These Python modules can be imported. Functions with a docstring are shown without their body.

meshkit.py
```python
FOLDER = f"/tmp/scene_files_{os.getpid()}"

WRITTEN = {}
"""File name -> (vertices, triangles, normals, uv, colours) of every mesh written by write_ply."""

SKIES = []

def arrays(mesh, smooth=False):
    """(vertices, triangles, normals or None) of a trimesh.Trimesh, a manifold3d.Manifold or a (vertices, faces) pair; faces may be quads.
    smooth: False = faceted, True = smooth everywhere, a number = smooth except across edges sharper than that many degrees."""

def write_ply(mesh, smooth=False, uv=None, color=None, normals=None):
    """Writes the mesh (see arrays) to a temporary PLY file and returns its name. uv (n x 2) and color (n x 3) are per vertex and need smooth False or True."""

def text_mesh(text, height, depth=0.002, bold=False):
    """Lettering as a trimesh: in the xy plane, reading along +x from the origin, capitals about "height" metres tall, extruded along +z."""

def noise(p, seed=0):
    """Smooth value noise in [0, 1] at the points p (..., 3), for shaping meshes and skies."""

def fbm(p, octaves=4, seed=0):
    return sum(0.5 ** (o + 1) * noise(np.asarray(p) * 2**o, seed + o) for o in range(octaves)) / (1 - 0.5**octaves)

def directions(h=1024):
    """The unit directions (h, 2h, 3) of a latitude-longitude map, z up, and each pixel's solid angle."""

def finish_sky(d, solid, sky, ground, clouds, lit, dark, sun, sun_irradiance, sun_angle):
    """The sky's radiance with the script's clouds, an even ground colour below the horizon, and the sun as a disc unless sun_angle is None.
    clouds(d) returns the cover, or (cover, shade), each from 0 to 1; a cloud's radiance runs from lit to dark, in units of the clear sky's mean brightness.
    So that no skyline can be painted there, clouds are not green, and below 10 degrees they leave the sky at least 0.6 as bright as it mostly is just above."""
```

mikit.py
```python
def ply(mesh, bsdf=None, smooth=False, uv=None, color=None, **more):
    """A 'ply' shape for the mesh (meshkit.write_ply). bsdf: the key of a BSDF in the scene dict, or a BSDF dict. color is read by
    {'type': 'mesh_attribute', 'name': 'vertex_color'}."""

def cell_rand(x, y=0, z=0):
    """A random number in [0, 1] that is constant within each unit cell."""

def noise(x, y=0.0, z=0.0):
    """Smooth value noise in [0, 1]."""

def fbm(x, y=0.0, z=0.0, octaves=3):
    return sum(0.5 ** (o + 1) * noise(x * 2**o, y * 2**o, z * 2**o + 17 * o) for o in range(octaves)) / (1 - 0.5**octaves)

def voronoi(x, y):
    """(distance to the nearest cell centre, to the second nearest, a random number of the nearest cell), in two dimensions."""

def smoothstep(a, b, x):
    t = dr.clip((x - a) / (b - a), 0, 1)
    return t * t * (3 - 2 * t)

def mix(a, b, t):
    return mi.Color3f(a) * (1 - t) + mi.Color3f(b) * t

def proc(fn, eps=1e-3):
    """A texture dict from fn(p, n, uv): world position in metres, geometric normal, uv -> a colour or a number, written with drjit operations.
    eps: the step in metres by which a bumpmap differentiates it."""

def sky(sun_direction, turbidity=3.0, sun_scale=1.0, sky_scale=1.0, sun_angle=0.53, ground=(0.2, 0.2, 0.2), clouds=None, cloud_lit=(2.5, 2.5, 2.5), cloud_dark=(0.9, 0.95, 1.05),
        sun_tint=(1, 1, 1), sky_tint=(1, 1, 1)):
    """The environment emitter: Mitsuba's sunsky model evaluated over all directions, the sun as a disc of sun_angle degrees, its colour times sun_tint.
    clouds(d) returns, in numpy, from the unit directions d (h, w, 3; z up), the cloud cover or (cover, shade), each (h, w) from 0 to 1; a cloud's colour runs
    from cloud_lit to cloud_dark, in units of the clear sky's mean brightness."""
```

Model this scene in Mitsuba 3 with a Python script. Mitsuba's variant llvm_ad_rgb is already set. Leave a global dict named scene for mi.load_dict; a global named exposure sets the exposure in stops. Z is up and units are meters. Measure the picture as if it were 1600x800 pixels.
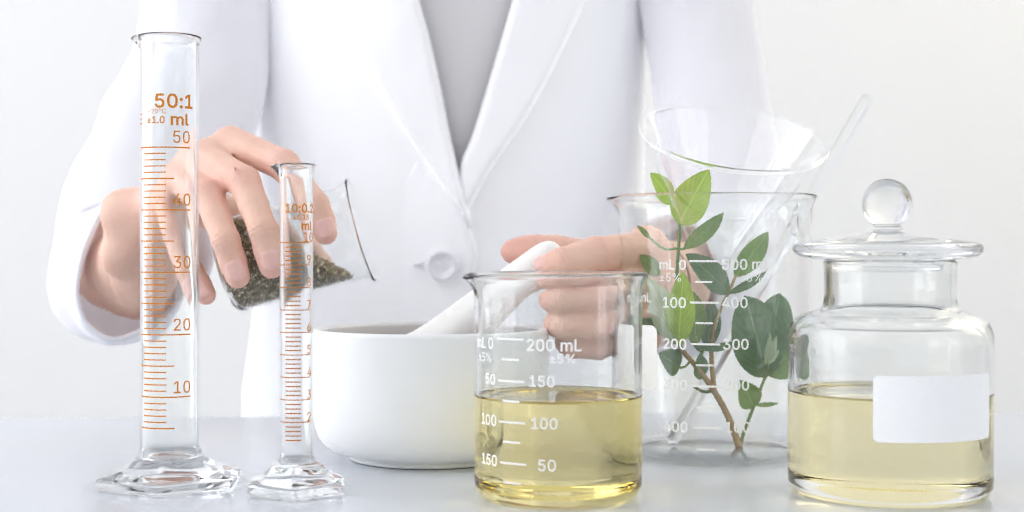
import math, random
import numpy as np, trimesh, mitsuba as mi, mikit, meshkit, drjit as dr
import manifold3d as m3
from shapely.geometry import Polygon, Point, LineString
import shapely
from scipy.spatial import Delaunay
from scipy.ndimage import gaussian_filter
from mikit import noise, fbm, smoothstep, mix

T = mi.ScalarTransform4f
random.seed(7); RNG = np.random.default_rng(7)
scene, labels = {}, {}

# ------------------------------------------------------------------ camera, light, exposure
H, F = 0.103, 2200.0            # eye height over the table top, focal length in photo pixels (1600 wide)
HORIZON = 380.0
exposure = 0.0
scene['camera'] = {'type': 'thinlens', 'fov': math.degrees(2 * math.atan(800 / F)), 'fov_axis': 'x', 'aperture_radius': 0.0027, 'focus_distance': 0.61,
                   'near_clip': 0.02, 'far_clip': 30.0,
                   'to_world': T().look_at(origin=[0, 0, H], target=[0, 1, H - (400 - HORIZON) / F], up=[0, 0, 1])}
# an even white room outside the picture
scene['room_light'] = {'type': 'constant', 'radiance': {'type': 'rgb', 'value': [0.705, 0.73, 0.775]}}

def emitter(r, g, b): return {'type': 'area', 'radiance': {'type': 'rgb', 'value': [r, g, b]}}

def at(px, py, d):
    """the point at distance d in front of the eye seen at photo pixel (px, py)"""
    return np.array([(px - 800) / F * d, d, H - (py - HORIZON) / F * d])

# ------------------------------------------------------------------ materials
def rgb(*c): return {'type': 'rgb', 'value': list(c)}
def B(name, d): scene[name] = d; return name
B('mat_glass', {'type': 'dielectric', 'int_ior': 1.40, 'ext_ior': 1.0, 'specular_transmittance': rgb(.995, 1, .998)})
B('mat_thin_glass', {'type': 'thindielectric', 'int_ior': 1.5, 'ext_ior': 1.0})
B('mat_oil_wall', {'type': 'thindielectric', 'int_ior': 1.002, 'ext_ior': 1.0, 'specular_transmittance': rgb(.99, .932, .67)})
B('mat_oil_top', {'type': 'dielectric', 'int_ior': 1.40, 'ext_ior': 1.0, 'specular_transmittance': rgb(.985, .965, .86)})
B('mat_pale_oil_wall', {'type': 'thindielectric', 'int_ior': 1.002, 'ext_ior': 1.0, 'specular_transmittance': rgb(.982, .938, .76)})
B('mat_pale_oil_top', {'type': 'dielectric', 'int_ior': 1.40, 'ext_ior': 1.0, 'specular_transmittance': rgb(.98, .965, .88)})
B('mat_orange_print', {'type': 'twosided', 'bsdf': {'type': 'diffuse', 'reflectance': rgb(.64, .23, .035)}})
B('mat_brown_print', {'type': 'twosided', 'bsdf': {'type': 'diffuse', 'reflectance': rgb(.50, .17, .03)}})
B('mat_white_print', {'type': 'principledthin', 'base_color': rgb(.96, .96, .96), 'roughness': .6, 'diff_trans': .6, 'spec_trans': 0.0})
def paper(p, n, uv): return mix((.89, .89, .885), (.93, .93, .925), fbm(p.x * 900, p.y * 900, p.z * 900))
B('mat_paper', {'type': 'twosided', 'bsdf': {'type': 'diffuse', 'reflectance': mikit.proc(paper)}})

def cer(p, n, uv):
    s = fbm(p.x * 60, p.y * 60, p.z * 60)
    return mix((.72, .727, .725), (.755, .76, .757), s)
B('mat_ceramic', {'type': 'twosided', 'bsdf': {'type': 'principled', 'base_color': mikit.proc(cer), 'roughness': .33, 'specular': .5}})
B('mat_bowl_shade', {'type': 'twosided', 'bsdf': {'type': 'diffuse', 'reflectance': rgb(.60, .585, .57)}})  # darker than the ceramic: shade inside the bowl put into the colour
B('mat_pestle', {'type': 'principled', 'base_color': rgb(.84, .83, .80), 'roughness': .35, 'specular': .5})

def table_col(p, n, uv):
    s = fbm(p.x * 5, p.y * 5, 0.3)
    f = noise(p.x * 900, p.y * 900, 1.7)
    return mix((.455, .475, .51), (.495, .51, .54), s) * (.985 + .03 * f)
def table_rough(p, n, uv):
    return .20 + .10 * fbm(p.x * 25, p.y * 25, 4.0)
B('mat_table', {'type': 'principled', 'base_color': mikit.proc(table_col), 'roughness': mikit.proc(table_rough), 'specular': .5})
B('mat_backdrop', {'type': 'twosided', 'bsdf': {'type': 'diffuse', 'reflectance': rgb(.785, .785, .78)}})

def cloth_bump(p, n, uv):
    weave = dr.sin(p.x * 6500 + p.z * 2500) * dr.sin(p.z * 6500 - p.x * 2500 + p.y * 3000)
    return .00002 * weave + 0.0018 * fbm(p.x * 40, p.y * 40, p.z * 25)
B('mat_cloth', {'type': 'twosided', 'bsdf': {'type': 'bumpmap', 'arbitrary': mikit.proc(cloth_bump, .0004), 'scale': 1.0,
     'bsdf': {'type': 'principled', 'base_color': rgb(.905, .907, .92), 'roughness': .8, 'sheen': .3, 'specular': .2}}})
B('mat_sleeve', {'type': 'bumpmap', 'arbitrary': mikit.proc(cloth_bump, .0004), 'scale': 1.0, 'bsdf': {'type': 'principledthin', 'base_color': rgb(.865, .875, .91), 'roughness': .8, 'diff_trans': .36, 'spec_trans': 0.0, 'eta': 1.2}})
B('mat_shirt', {'type': 'twosided', 'bsdf': {'type': 'diffuse', 'reflectance': rgb(.70, .685, .69)}})
B('mat_button', {'type': 'principled', 'base_color': rgb(.74, .74, .77), 'roughness': .15, 'clearcoat': .5})
B('mat_stitch', {'type': 'twosided', 'bsdf': {'type': 'diffuse', 'reflectance': rgb(.70, .71, .76)}})

creases = []        # (joint, direction of the finger), filled in by finger()
def skin_bump(p, n, uv):
    a = fbm(p.x * 500, p.y * 500, p.z * 500)
    b = noise(p.x * 1600, p.y * 1600, p.z * 700)
    h = .00035 * a + .00012 * b
    for j, x in creases:
        x = x / np.linalg.norm(x); q = p - mi.Point3f(*[float(c) for c in j])
        t = q.x * float(x[0]) + q.y * float(x[1]) + q.z * float(x[2])
        w = dr.exp(-dr.square(t / .0042)) * dr.exp(-dr.squared_norm(q) / .00016)
        h += .00020 * w * dr.cos((t + .0006 * a) * 2800)
    return h
def skin_col(p, n, uv): return mi.Color3f(.7, .5, .4)
B('mat_skin', {'type': 'twosided', 'bsdf': {'type': 'bumpmap', 'arbitrary': mikit.proc(skin_bump, .0003), 'scale': 1.0,
     'bsdf': {'type': 'principled', 'base_color': {'type': 'mesh_attribute', 'name': 'vertex_color'}, 'roughness': .48, 'specular': .4}}})
B('mat_nail', {'type': 'principled', 'base_color': rgb(.72, .44, .39), 'roughness': .28, 'specular': .5, 'clearcoat': .4})
B('mat_herb', {'type': 'twosided', 'bsdf': {'type': 'diffuse', 'reflectance': {'type': 'mesh_attribute', 'name': 'vertex_color'}}})

def leaf_fn(c0, c1):
    def fn(p, n, uv):
        mid = dr.exp(-dr.square((uv.x - .5) / .022))
        side = dr.abs(uv.x - .5)
        vein = smoothstep(.86, 1., dr.sin((uv.y * 1.0 - side * .75) * 52)) * .35 * smoothstep(.0, .12, side)
        c = mix(c0, c1, fbm(p.x * 160, p.y * 160, p.z * 160))
        return mix(c, mi.Color3f(c1) * 1.35 + .03, dr.clip(mid * .8 + vein, 0, 1))
    return fn
def leafmat(name, c0, c1, tr):
    B(name, {'type': 'principledthin', 'base_color': mikit.proc(leaf_fn(c0, c1)), 'roughness': .38, 'diff_trans': tr, 'spec_trans': 0.0, 'eta': 1.45})
leafmat('mat_leaf_bright', (.34, .50, .10), (.46, .62, .16), 1.0)
leafmat('mat_leaf_mid', (.20, .31, .13), (.27, .39, .17), .8)
leafmat('mat_leaf_dark', (.145, .225, .135), (.195, .285, .17), .7)
leafmat('mat_leaf_pale', (.40, .50, .33), (.50, .58, .42), 1.0)
def bark(p, n, uv):
    return mix((.30, .20, .10), (.50, .38, .22), fbm(p.x * 300, p.y * 300, p.z * 120))
B('mat_bark', {'type': 'twosided', 'bsdf': {'type': 'diffuse', 'reflectance': mikit.proc(bark)}})
B('mat_green_stem', {'type': 'twosided', 'bsdf': {'type': 'principled', 'base_color': rgb(.14, .24, .08), 'roughness': .5}})
B('mat_lamp_frame', {'type': 'twosided', 'bsdf': {'type': 'diffuse', 'reflectance': rgb(.6, .6, .62)}})

# ------------------------------------------------------------------ mesh helpers
def add(key, mesh, bsdf, smooth=False, **kw):
    scene[key] = mikit.ply(mesh, bsdf, smooth=smooth, **kw)
def tag(key, label=None, category=None, group=None, kind=None):
    d = {}
    for k, v in (('label', label), ('category', category), ('group', group), ('kind', kind)):
        if v: d[k] = v
    labels[key] = d

def catmull(p, n=6):
    p = np.asarray(p, float); out = []
    q = np.vstack([2 * p[0] - p[1], p, 2 * p[-1] - p[-2]])
    for i in range(1, len(q) - 2):
        a, b, c, d = q[i - 1], q[i], q[i + 1], q[i + 2]
        for t in np.linspace(0, 1, n, endpoint=False):
            out.append(.5 * ((2 * b) + (c - a) * t + (2 * a - 5 * b + 4 * c - d) * t ** 2 + (3 * b - a - 3 * c + d) * t ** 3))
    out.append(p[-1]); return np.array(out)

def fillet(p, n=4):
    """corner-cutting (Chaikin) of an open polyline of (r, z)"""
    p = np.asarray(p, float)
    for _ in range(n):
        q = [p[0]]
        for a, b in zip(p[:-1], p[1:]): q += [.75 * a + .25 * b, .25 * a + .75 * b]
        q.append(p[-1]); p = np.array(q)
        keep = [0]
        for i in range(1, len(p)):
            if np.linalg.norm(p[i] - p[keep[-1]]) > 1e-4 or i == len(p) - 1: keep.append(i)
        p = p[keep]
    return p

def lathe(prof, seg=128, outward=True, warp=None):
    """(vertices, faces, normals) of a surface of revolution about z; profile runs (r, z); normals to the right-hand side chosen by outward"""
    prof = np.asarray(prof, float).copy()
    a = np.arange(seg) * 2 * np.pi / seg
    v, rings = [], []
    for r, z in prof:
        if r < 1e-6:
            rings.append([len(v)]); v.append([0, 0, z])
        else:
            rings.append(list(range(len(v), len(v) + seg)))
            v += np.stack([r * np.cos(a), r * np.sin(a), np.full(seg, z)], 1).tolist()
    f = []
    for A, C in zip(rings[:-1], rings[1:]):
        for i in range(seg):
            j = (i + 1) % seg
            if len(A) == 1 and len(C) == 1: continue
            if len(A) == 1: f.append([A[0], C[j], C[i]])
            elif len(C) == 1: f.append([A[i], A[j], C[0]])
            else: f += [[A[i], A[j], C[j]], [A[i], C[j], C[i]]]
    v, f = np.array(v), np.array(f)
    if warp is not None: v = warp(v)
    if not outward: f = f[:, ::-1]
    n = np.zeros_like(v); fn = np.cross(v[f[:, 1]] - v[f[:, 0]], v[f[:, 2]] - v[f[:, 0]])
    for k in range(3): np.add.at(n, f[:, k], fn)
    n /= np.linalg.norm(n, axis=1, keepdims=True) + 1e-30
    return v, f, n

def add_vfn(key, v, f, n, bsdf, mask=None):
    if mask is not None:
        f = f[mask]; used = np.unique(f); re = np.full(len(v), -1); re[used] = np.arange(len(used))
        v, n, f = v[used], n[used], re[f]
    path = meshkit.write_ply((v, f), False, normals=n)
    scene[key] = {'type': 'ply', 'filename': path, 'face_normals': False, 'bsdf': {'type': 'ref', 'id': bsdf}}

def fz(v, f): return v[f].mean(1)[:, 2]

def move_to(v, x, y, z=0.0): return v + np.array([x, y, z])

def hit(px, py, cx, cy, R):
    """angle and height where the eye's ray through photo pixel (px, py) meets the front of an upright cylinder"""
    dx = (px - 800) / F; dz = -(py - HORIZON) / F
    a = dx * dx + 1; b = -2 * (dx * cx + cy); c = cx * cx + cy * cy - R * R
    disc = max(b * b - 4 * a * c, 0.0); t = (-b - math.sqrt(disc)) / (2 * a)
    x, y = dx * t - cx, t - cy
    return math.atan2(x, -y), H + dz * t

def wrap(mesh2d, cx, cy, R, ang, z0, thick=.00008):
    v = np.array(mesh2d.vertices)
    r = R + .00012 + v[:, 2]; a = ang + v[:, 0] / R
    return trimesh.Trimesh(np.stack([cx + r * np.sin(a), cy - r * np.cos(a), z0 + v[:, 1]], 1), mesh2d.faces, process=False)

class Print:
    def __init__(s, cx, cy, R): s.cx, s.cy, s.R, s.m, s.t = cx, cy, R, [], []
    def text(s, txt, px, base, cap, align='l', bold=False, sx=1.0):
        """one line of print; px: its left or right end, base: its baseline, cap: height of a capital, in photo pixels"""
        ang, z = hit(px, base, s.cx, s.cy, s.R); d = s.cy - s.R
        h = cap / F * d
        m = meshkit.text_mesh(txt, h, .00008, bold=bold); v = m.vertices.copy(); v[:, 0] = (v[:, 0] - v[:, 0].min()) * sx; m.vertices = v
        w = v[:, 0].max()
        # split long triangles so that they follow the glass
        m = trimesh.Trimesh(*trimesh.remesh.subdivide_to_size(m.vertices, m.faces, max(.0012, s.R * .12), max_iter=8), process=False)
        s.t.append(wrap(m, s.cx, s.cy, s.R, ang - (w / s.R if align == 'r' else 0), z))
    def tick(s, px0, px1, py, w):
        a0, z = hit((px0 + px1) / 2, py, s.cx, s.cy, s.R); h = w / F * (s.cy - s.R) / 2
        a0, a1 = hit(px0, py, s.cx, s.cy, s.R)[0], hit(px1, py, s.cx, s.cy, s.R)[0]
        k = np.linspace(a0, a1, 13); v, f = [], []
        for a in k:
            for r, zz in ((s.R + .00010, z - h), (s.R + .00010, z + h), (s.R + .00020, z + h), (s.R + .00020, z - h)):
                v.append([s.cx + r * math.sin(a), s.cy - r * math.cos(a), zz])
        for i in range(12):
            for j in range(4):
                p, q = 4 * i + j, 4 * i + (j + 1) % 4
                f += [[p, q, q + 4], [p, q + 4, p + 4]]
        f += [[0, 2, 1], [0, 3, 2], [48, 49, 50], [48, 50, 51]]
        s.m.append(trimesh.Trimesh(v, f, process=False))

def prints(key, p, mat_tick, mat_text):
    add(key + '__scale_mark', trimesh.util.concatenate(p.m), mat_tick); tag(key + '__scale_mark', kind='stuff')
    for k, m in enumerate(p.t): add(key + '__numeral' + ('_%03d' % k if k else ''), m, mat_text)

def tube_mesh(pts, rad, sides=14, cap=True):
    p = np.asarray(pts, float); rad = np.broadcast_to(rad, (len(p),))
    t = np.gradient(p, axis=0); t /= np.linalg.norm(t, axis=1, keepdims=True) + 1e-12
    u = np.cross(t[0], [0, 1, 0]); u = u if np.linalg.norm(u) > .1 else np.cross(t[0], [1, 0, 0]); u /= np.linalg.norm(u)
    v, f = [], []
    for i in range(len(p)):
        u = u - t[i] * (u @ t[i]); u /= np.linalg.norm(u); w = np.cross(t[i], u)
        for k in range(sides):
            a = 2 * math.pi * k / sides
            v.append(p[i] + rad[i] * (math.cos(a) * u + math.sin(a) * w))
    for i in range(len(p) - 1):
        for k in range(sides):
            a, b = i * sides + k, i * sides + (k + 1) % sides
            f += [[a, b, b + sides], [a, b + sides, a + sides]]
    if cap:
        n = len(v); v += [p[0], p[-1]]
        for k in range(sides):
            j = (k + 1) % sides
            f += [[n, j, k], [n + 1, (len(p) - 1) * sides + k, (len(p) - 1) * sides + j]]
    return trimesh.Trimesh(v, f, process=False)

def rounded_box(size, r=.003, seg=12):
    x, y, z = (np.array(size) / 2 - r)
    s = m3.Manifold.sphere(r, seg)
    return m3.Manifold.batch_hull([s.translate([a * x, b * y, c * z]) for a in (-1, 1) for b in (-1, 1) for c in (-1, 1)])

# ------------------------------------------------------------------ the setting
# seamless white backdrop: a wall that curves into a floor
prof = [(-2.2, -.78)] + [(1.75 - .45 * (1 - math.sin(t)), -.78 + .45 * (1 - math.cos(t))) for t in np.linspace(0, math.pi / 2, 12)] + [(1.75, 2.6)]
v = [[x, y, z] for y, z in prof for x in (-3.2, 3.2)]
f = []
for i in range(len(prof) - 1): f += [[2 * i, 2 * i + 1, 2 * i + 3], [2 * i, 2 * i + 3, 2 * i + 2]]
add('backdrop', trimesh.Trimesh(v, f, process=False), 'mat_backdrop', smooth=40); tag('backdrop', 'plain pale backdrop behind the person and the table', 'backdrop', kind='structure')
# table: far edge a little askew
def edge_y(x): return .836 + .036 * (x + .25)
er = .005
tm = m3.Manifold.batch_hull([m3.Manifold.sphere(er, 32).translate([x * (.95 - er), y, z]) for x in (-1, 1) for y in (-.25, edge_y(x * .95) - er) for z in (-er, -.028 + er)])
add('table__top', tm, 'mat_table', smooth=40)
tag('table', 'glossy pale grey table top under all the glassware', 'table')
for i, (x, y) in enumerate(((-.85, -.15), (.85, -.15), (-.85, .72), (.85, .76))):
    add('table__leg' + ('_%03d' % i if i else ''), rounded_box((.05, .05, .74), .004).translate([x, y, -.0292 - .37]), 'mat_lamp_frame')

# lamps: two tall window-shaped soft lights and one warm lamp, all standing outside the picture
def window_lamp(key, centre, width, z0, z1, face, rad, label, bars=3):
    """an upright luminous panel with a frame and glazing bars, facing the point face"""
    c = np.array([centre[0], centre[1], 0.0]); n = np.array([face[0], face[1], 0]) - c; n /= np.linalg.norm(n); u = np.array([-n[1], n[0], 0])
    p = [c - u * width / 2 + [0, 0, z0], c + u * width / 2 + [0, 0, z0], c + u * width / 2 + [0, 0, z1], c - u * width / 2 + [0, 0, z1]]
    scene[key + '__pane'] = {**mikit.ply(trimesh.Trimesh(p, [[0, 1, 2], [0, 2, 3]], process=False), 'mat_lamp_frame'), 'emitter': emitter(*rad)}
    ms = []
    R = np.eye(4); R[:3, 0] = u; R[:3, 1] = n; R[:3, 2] = [0, 0, 1]
    def bar(cu, cz, w, h, dpt=.06):
        b = trimesh.creation.box((w, dpt, h)); b.apply_transform(R); b.apply_translation(c + u * cu + n * .035 + [0, 0, cz]); ms.append(b)
    hh = z1 - z0
    for k in range(bars + 1): bar(-width / 2 + width * k / bars, (z0 + z1) / 2, .045, hh + .05)
    for k in (0, .55, 1): bar(0, z0 + hh * k, width, .045, .055)
    bk = trimesh.creation.box((width + .06, .05, hh + .06)); bk.apply_transform(R); bk.apply_translation(c - n * .04 + [0, 0, (z0 + z1) / 2]); ms.append(bk)
    add(key + '__frame', trimesh.util.concatenate(ms), 'mat_lamp_frame')
    tag(key, label, 'window light')
window_lamp('window_light', (-1.5, .60), 1.65, -.06, 1.5, (-.05, .65), (3.1, 3.16, 3.28), 'tall barred window light on the left, outside the picture')
window_lamp('window_light_001', (1.40, -.50), 1.35, -.06, 1.3, (.02, .57), (1.3, 1.32, 1.36), 'barred window light on the right behind the camera, outside the picture')
# warm lamp shining on the right of the backdrop
def spot_panel(key, centre, target, w, h, rad, label):
    n = np.array(target, float) - centre; n /= np.linalg.norm(n); u = np.cross([0, 0, 1], n); u /= np.linalg.norm(u); t = np.cross(n, u); c = np.array(centre, float)
    p = [c - u * w / 2 - t * h / 2, c + u * w / 2 - t * h / 2, c + u * w / 2 + t * h / 2, c - u * w / 2 + t * h / 2]
    scene[key + '__diffuser'] = {**mikit.ply(trimesh.Trimesh(p, [[0, 1, 2], [0, 2, 3]], process=False), 'mat_lamp_frame'), 'emitter': emitter(*rad)}
    M = np.eye(4); M[:3, 0] = u; M[:3, 1] = t; M[:3, 2] = n; M[:3, 3] = c - n * .06
    b = trimesh.creation.box((w + .03, h + .03, .1)); b.apply_transform(M); add(key + '__housing', b, 'mat_lamp_frame')
    tag(key, label, 'softbox')
spot_panel('softbox', (1.2, 1.22, 1.0), (.50, 1.75, .36), .95, .95, (2.5, 2.3, 1.8), 'warm softbox lamp shining on the right of the backdrop, outside the picture')
spot_panel('softbox_001', (-1.15, -.15, 1.15), (-.12, .9, .15), 1.5, 1.5, (1.42, 1.44, 1.49), 'added unseen white fill softbox high on the left, brightening the coat')  # unseen fill added to brighten the coat from the front left

# ------------------------------------------------------------------ graduated cylinders
def graduated_cylinder(key, cx, cy, R, hz, foot_r, rot, tube_z, floor_z, wall, spout_az):
    # outer surface: foot (rounded hexagon) flowing into the tube
    seg = 144; th = np.arange(seg) * 2 * np.pi / seg
    def hexr(a, r):
        k = (a - rot + math.pi / 6) % (math.pi / 3) - math.pi / 6
        c = np.abs(k)
        rr = r * math.cos(math.pi / 6) / np.cos(math.pi / 6 - c)
        return np.minimum(rr, r * .985)
    prof = [(0, .0006, 1), (.70, .0006, 1), (.80, .0002, 1), (.965, .0004, 1), (.992, .0011, 1), (1.0, .0022, 1), (.998, .0040, 1), (.985, .0050, 1), (.93, .0058, 1),
            (.80, .0066, .9), (.68, .0078, .7), (.585, .0096, .45), (.52, .0116, .2)]
    rings = []
    for k, z, hx in prof:
        rings.append((hx * hexr(th, foot_r * k) + (1 - hx) * foot_r * k * .94, np.full(seg, z)))
    r0 = foot_r * .52 * .94
    for t in np.linspace(.12, 1, 9):
        rr = r0 + (R - r0) * (1 - (1 - t) ** 2.2); zz = .0116 + (tube_z - .0116) * (t ** 1.5)
        rings.append((np.full(seg, rr), np.full(seg, zz)))
    for z in np.linspace(tube_z + .004, hz - .006, 10): rings.append((np.full(seg, R), np.full(seg, z)))
    def lipr(extra, z):
        s = np.exp(-((np.angle(np.exp(1j * (th - spout_az)))) / .33) ** 2)
        rings.append((R + extra + s * max(extra + .0003, 0) * 1.6, np.full(seg, z) - s * .0004))
    lipr(.0002, hz - .0035); lipr(.0007, hz - .0020); lipr(.0012, hz - .0009); lipr(.0011, hz - .0002); lipr(.0004, hz); lipr(-wall * .5, hz - .0004); lipr(-wall * .8, hz - .0016)
    Ri = R - wall
    for z in np.linspace(hz - .004, floor_z + .003, 12): rings.append((np.full(seg, Ri), np.full(seg, z)))
    for t in np.linspace(0, math.pi / 2, 6)[1:]: rings.append((np.full(seg, Ri - .0022 * (1 - math.cos(t))), np.full(seg, floor_z + .0025 - .0025 * math.sin(t))))
    for k in (.6, .3): rings.append((np.full(seg, Ri * k), np.full(seg, floor_z - .0002)))
    v, f, idx = [], [], []
    for r, z in rings:
        r = np.asarray(r, float)
        if np.all(r < 1e-6): idx.append([len(v)]); v.append([0, 0, z[0]])
        else: idx.append(list(range(len(v), len(v) + seg))); v += np.stack([r * np.cos(th), r * np.sin(th), z], 1).tolist()
    idx.append([len(v)]); v.append([0, 0, floor_z - .0002])
    for A, C in zip(idx[:-1], idx[1:]):
        for i in range(seg):
            j = (i + 1) % seg
            if len(A) == 1: f.append([A[0], C[j], C[i]])
            elif len(C) == 1: f.append([A[i], A[j], C[0]])
            else: f += [[A[i], A[j], C[j]], [A[i], C[j], C[i]]]
    v, f = np.array(v), np.array(f)
    n = np.zeros_like(v); fn = np.cross(v[f[:, 1]] - v[f[:, 0]], v[f[:, 2]] - v[f[:, 0]])
    for k in range(3): np.add.at(n, f[:, k], fn)
    n /= np.linalg.norm(n, axis=1, keepdims=True) + 1e-30
    z = fz(v, f); v = move_to(v, cx, cy, .0002)
    nf = 2 * seg * 12 + seg
    foot = np.arange(len(f)) < (seg + 2 * seg * 20)
    add_vfn(key + '__tube', v, f, n, 'mat_glass', ~foot); add_vfn(key + '__foot', v, f, n, 'mat_glass', foot)

C50 = ((265 - 800) / F * .598, .598, .01225)
C10 = ((463 - 800) / F * .581, .581, .0069)
graduated_cylinder('graduated_cylinder', *C50, .1905, .0325, -math.pi / 2 + .09, .0195, .0095, .0013, math.pi * 1.02)
graduated_cylinder('graduated_cylinder_001', *C10, .1355, .0225, -math.pi / 2 + .12, .0165, .0120, .0011, math.pi * 1.05)
tag('graduated_cylinder', 'tall glass measuring cylinder with orange scale up to 50, leftmost on the table', 'measuring cylinder')
tag('graduated_cylinder_001', 'short thin glass measuring cylinder with orange scale up to 10, in front of the mortar', 'measuring cylinder')
p = Print(*C50)
p.text('50:1', 243, 168, 21, bold=True, sx=1.04); p.text('ml', 267, 195, 17.5, bold=True, sx=1.12); p.text('±1.0', 231, 193, 10.5, bold=True); p.text('+20°C', 232, 178, 7.5)
for k in range(5): p.text(str(50 - 10 * k), 271, 223 + 98 * k, 19, sx=.94)
for a in (0, 7.5, 15): p.tick(219.9, 224, 178 + a + .6, 1.3)
y50 = lambda ml: 230 + (50 - ml) * 9.78
for ml in range(5, 51):
    if ml % 10 == 0: p.tick(221, 297, y50(ml), 2.0)
    elif ml % 5 == 0: p.tick(221, 272, y50(ml), 2.0)
    else: p.tick(225, 259.5, y50(ml), 1.9)
prints('graduated_cylinder', p, 'mat_orange_print', 'mat_orange_print')
p = Print(*C10)
p.text('10:0.2', 446.5, 332, 13.5, bold=True, sx=.92); p.text('±0.15', 458, 343, 7.5, bold=True, sx=.95); p.text('ml', 471, 359, 13, bold=True, sx=1.0)
p.text('10', 474, 378, 15, sx=.9)
for k in range(9, 1, -1): p.text(str(k), 479.5, 379 + (10 - k) * 35.2 - 2, 14, sx=.85)
for k in range(0, 45):
    ml = 10 - .2 * k; y = 379 + k * 7.04
    if k % 5 == 0: p.tick(437.8, 483, y, 1.5)
    else: p.tick(446, 470, y, 1.8)
prints('graduated_cylinder_001', p, 'mat_brown_print', 'mat_orange_print')

# ------------------------------------------------------------------ front beaker with yellow liquid
BC = ((872 - 800) / F * .573, .573, .0341)
def beaker_profile(R, hz, w, rr, flare):
    """outer profile and inner profile (both bottom to rim), rounded"""
    out = [(0, .0009), (R - rr * 1.5, .0007), (R - rr * 1.05, 0), (R - rr * .55, .0006), (R - rr * .2, rr * .30), (R, rr * .8), (R, rr * 1.4), (R, hz * .5), (R, hz - .0085), (R + flare * .25, hz - .0045), (R + flare * .75, hz - .0016), (R + flare, hz - .0006)]
    inn = [(0, w * 1.5), (R - w - rr, w * 1.5), (R - w - rr * .45, w * 1.9), (R - w - rr * .1, rr * .75), (R - w, rr * 1.3), (R - w, hz * .5), (R - w, hz - .0085), (R - w + flare * .25, hz - .0040), (R - w + flare * .8, hz - .0006)]
    return fillet(out, 3), fillet(inn, 3)
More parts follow.
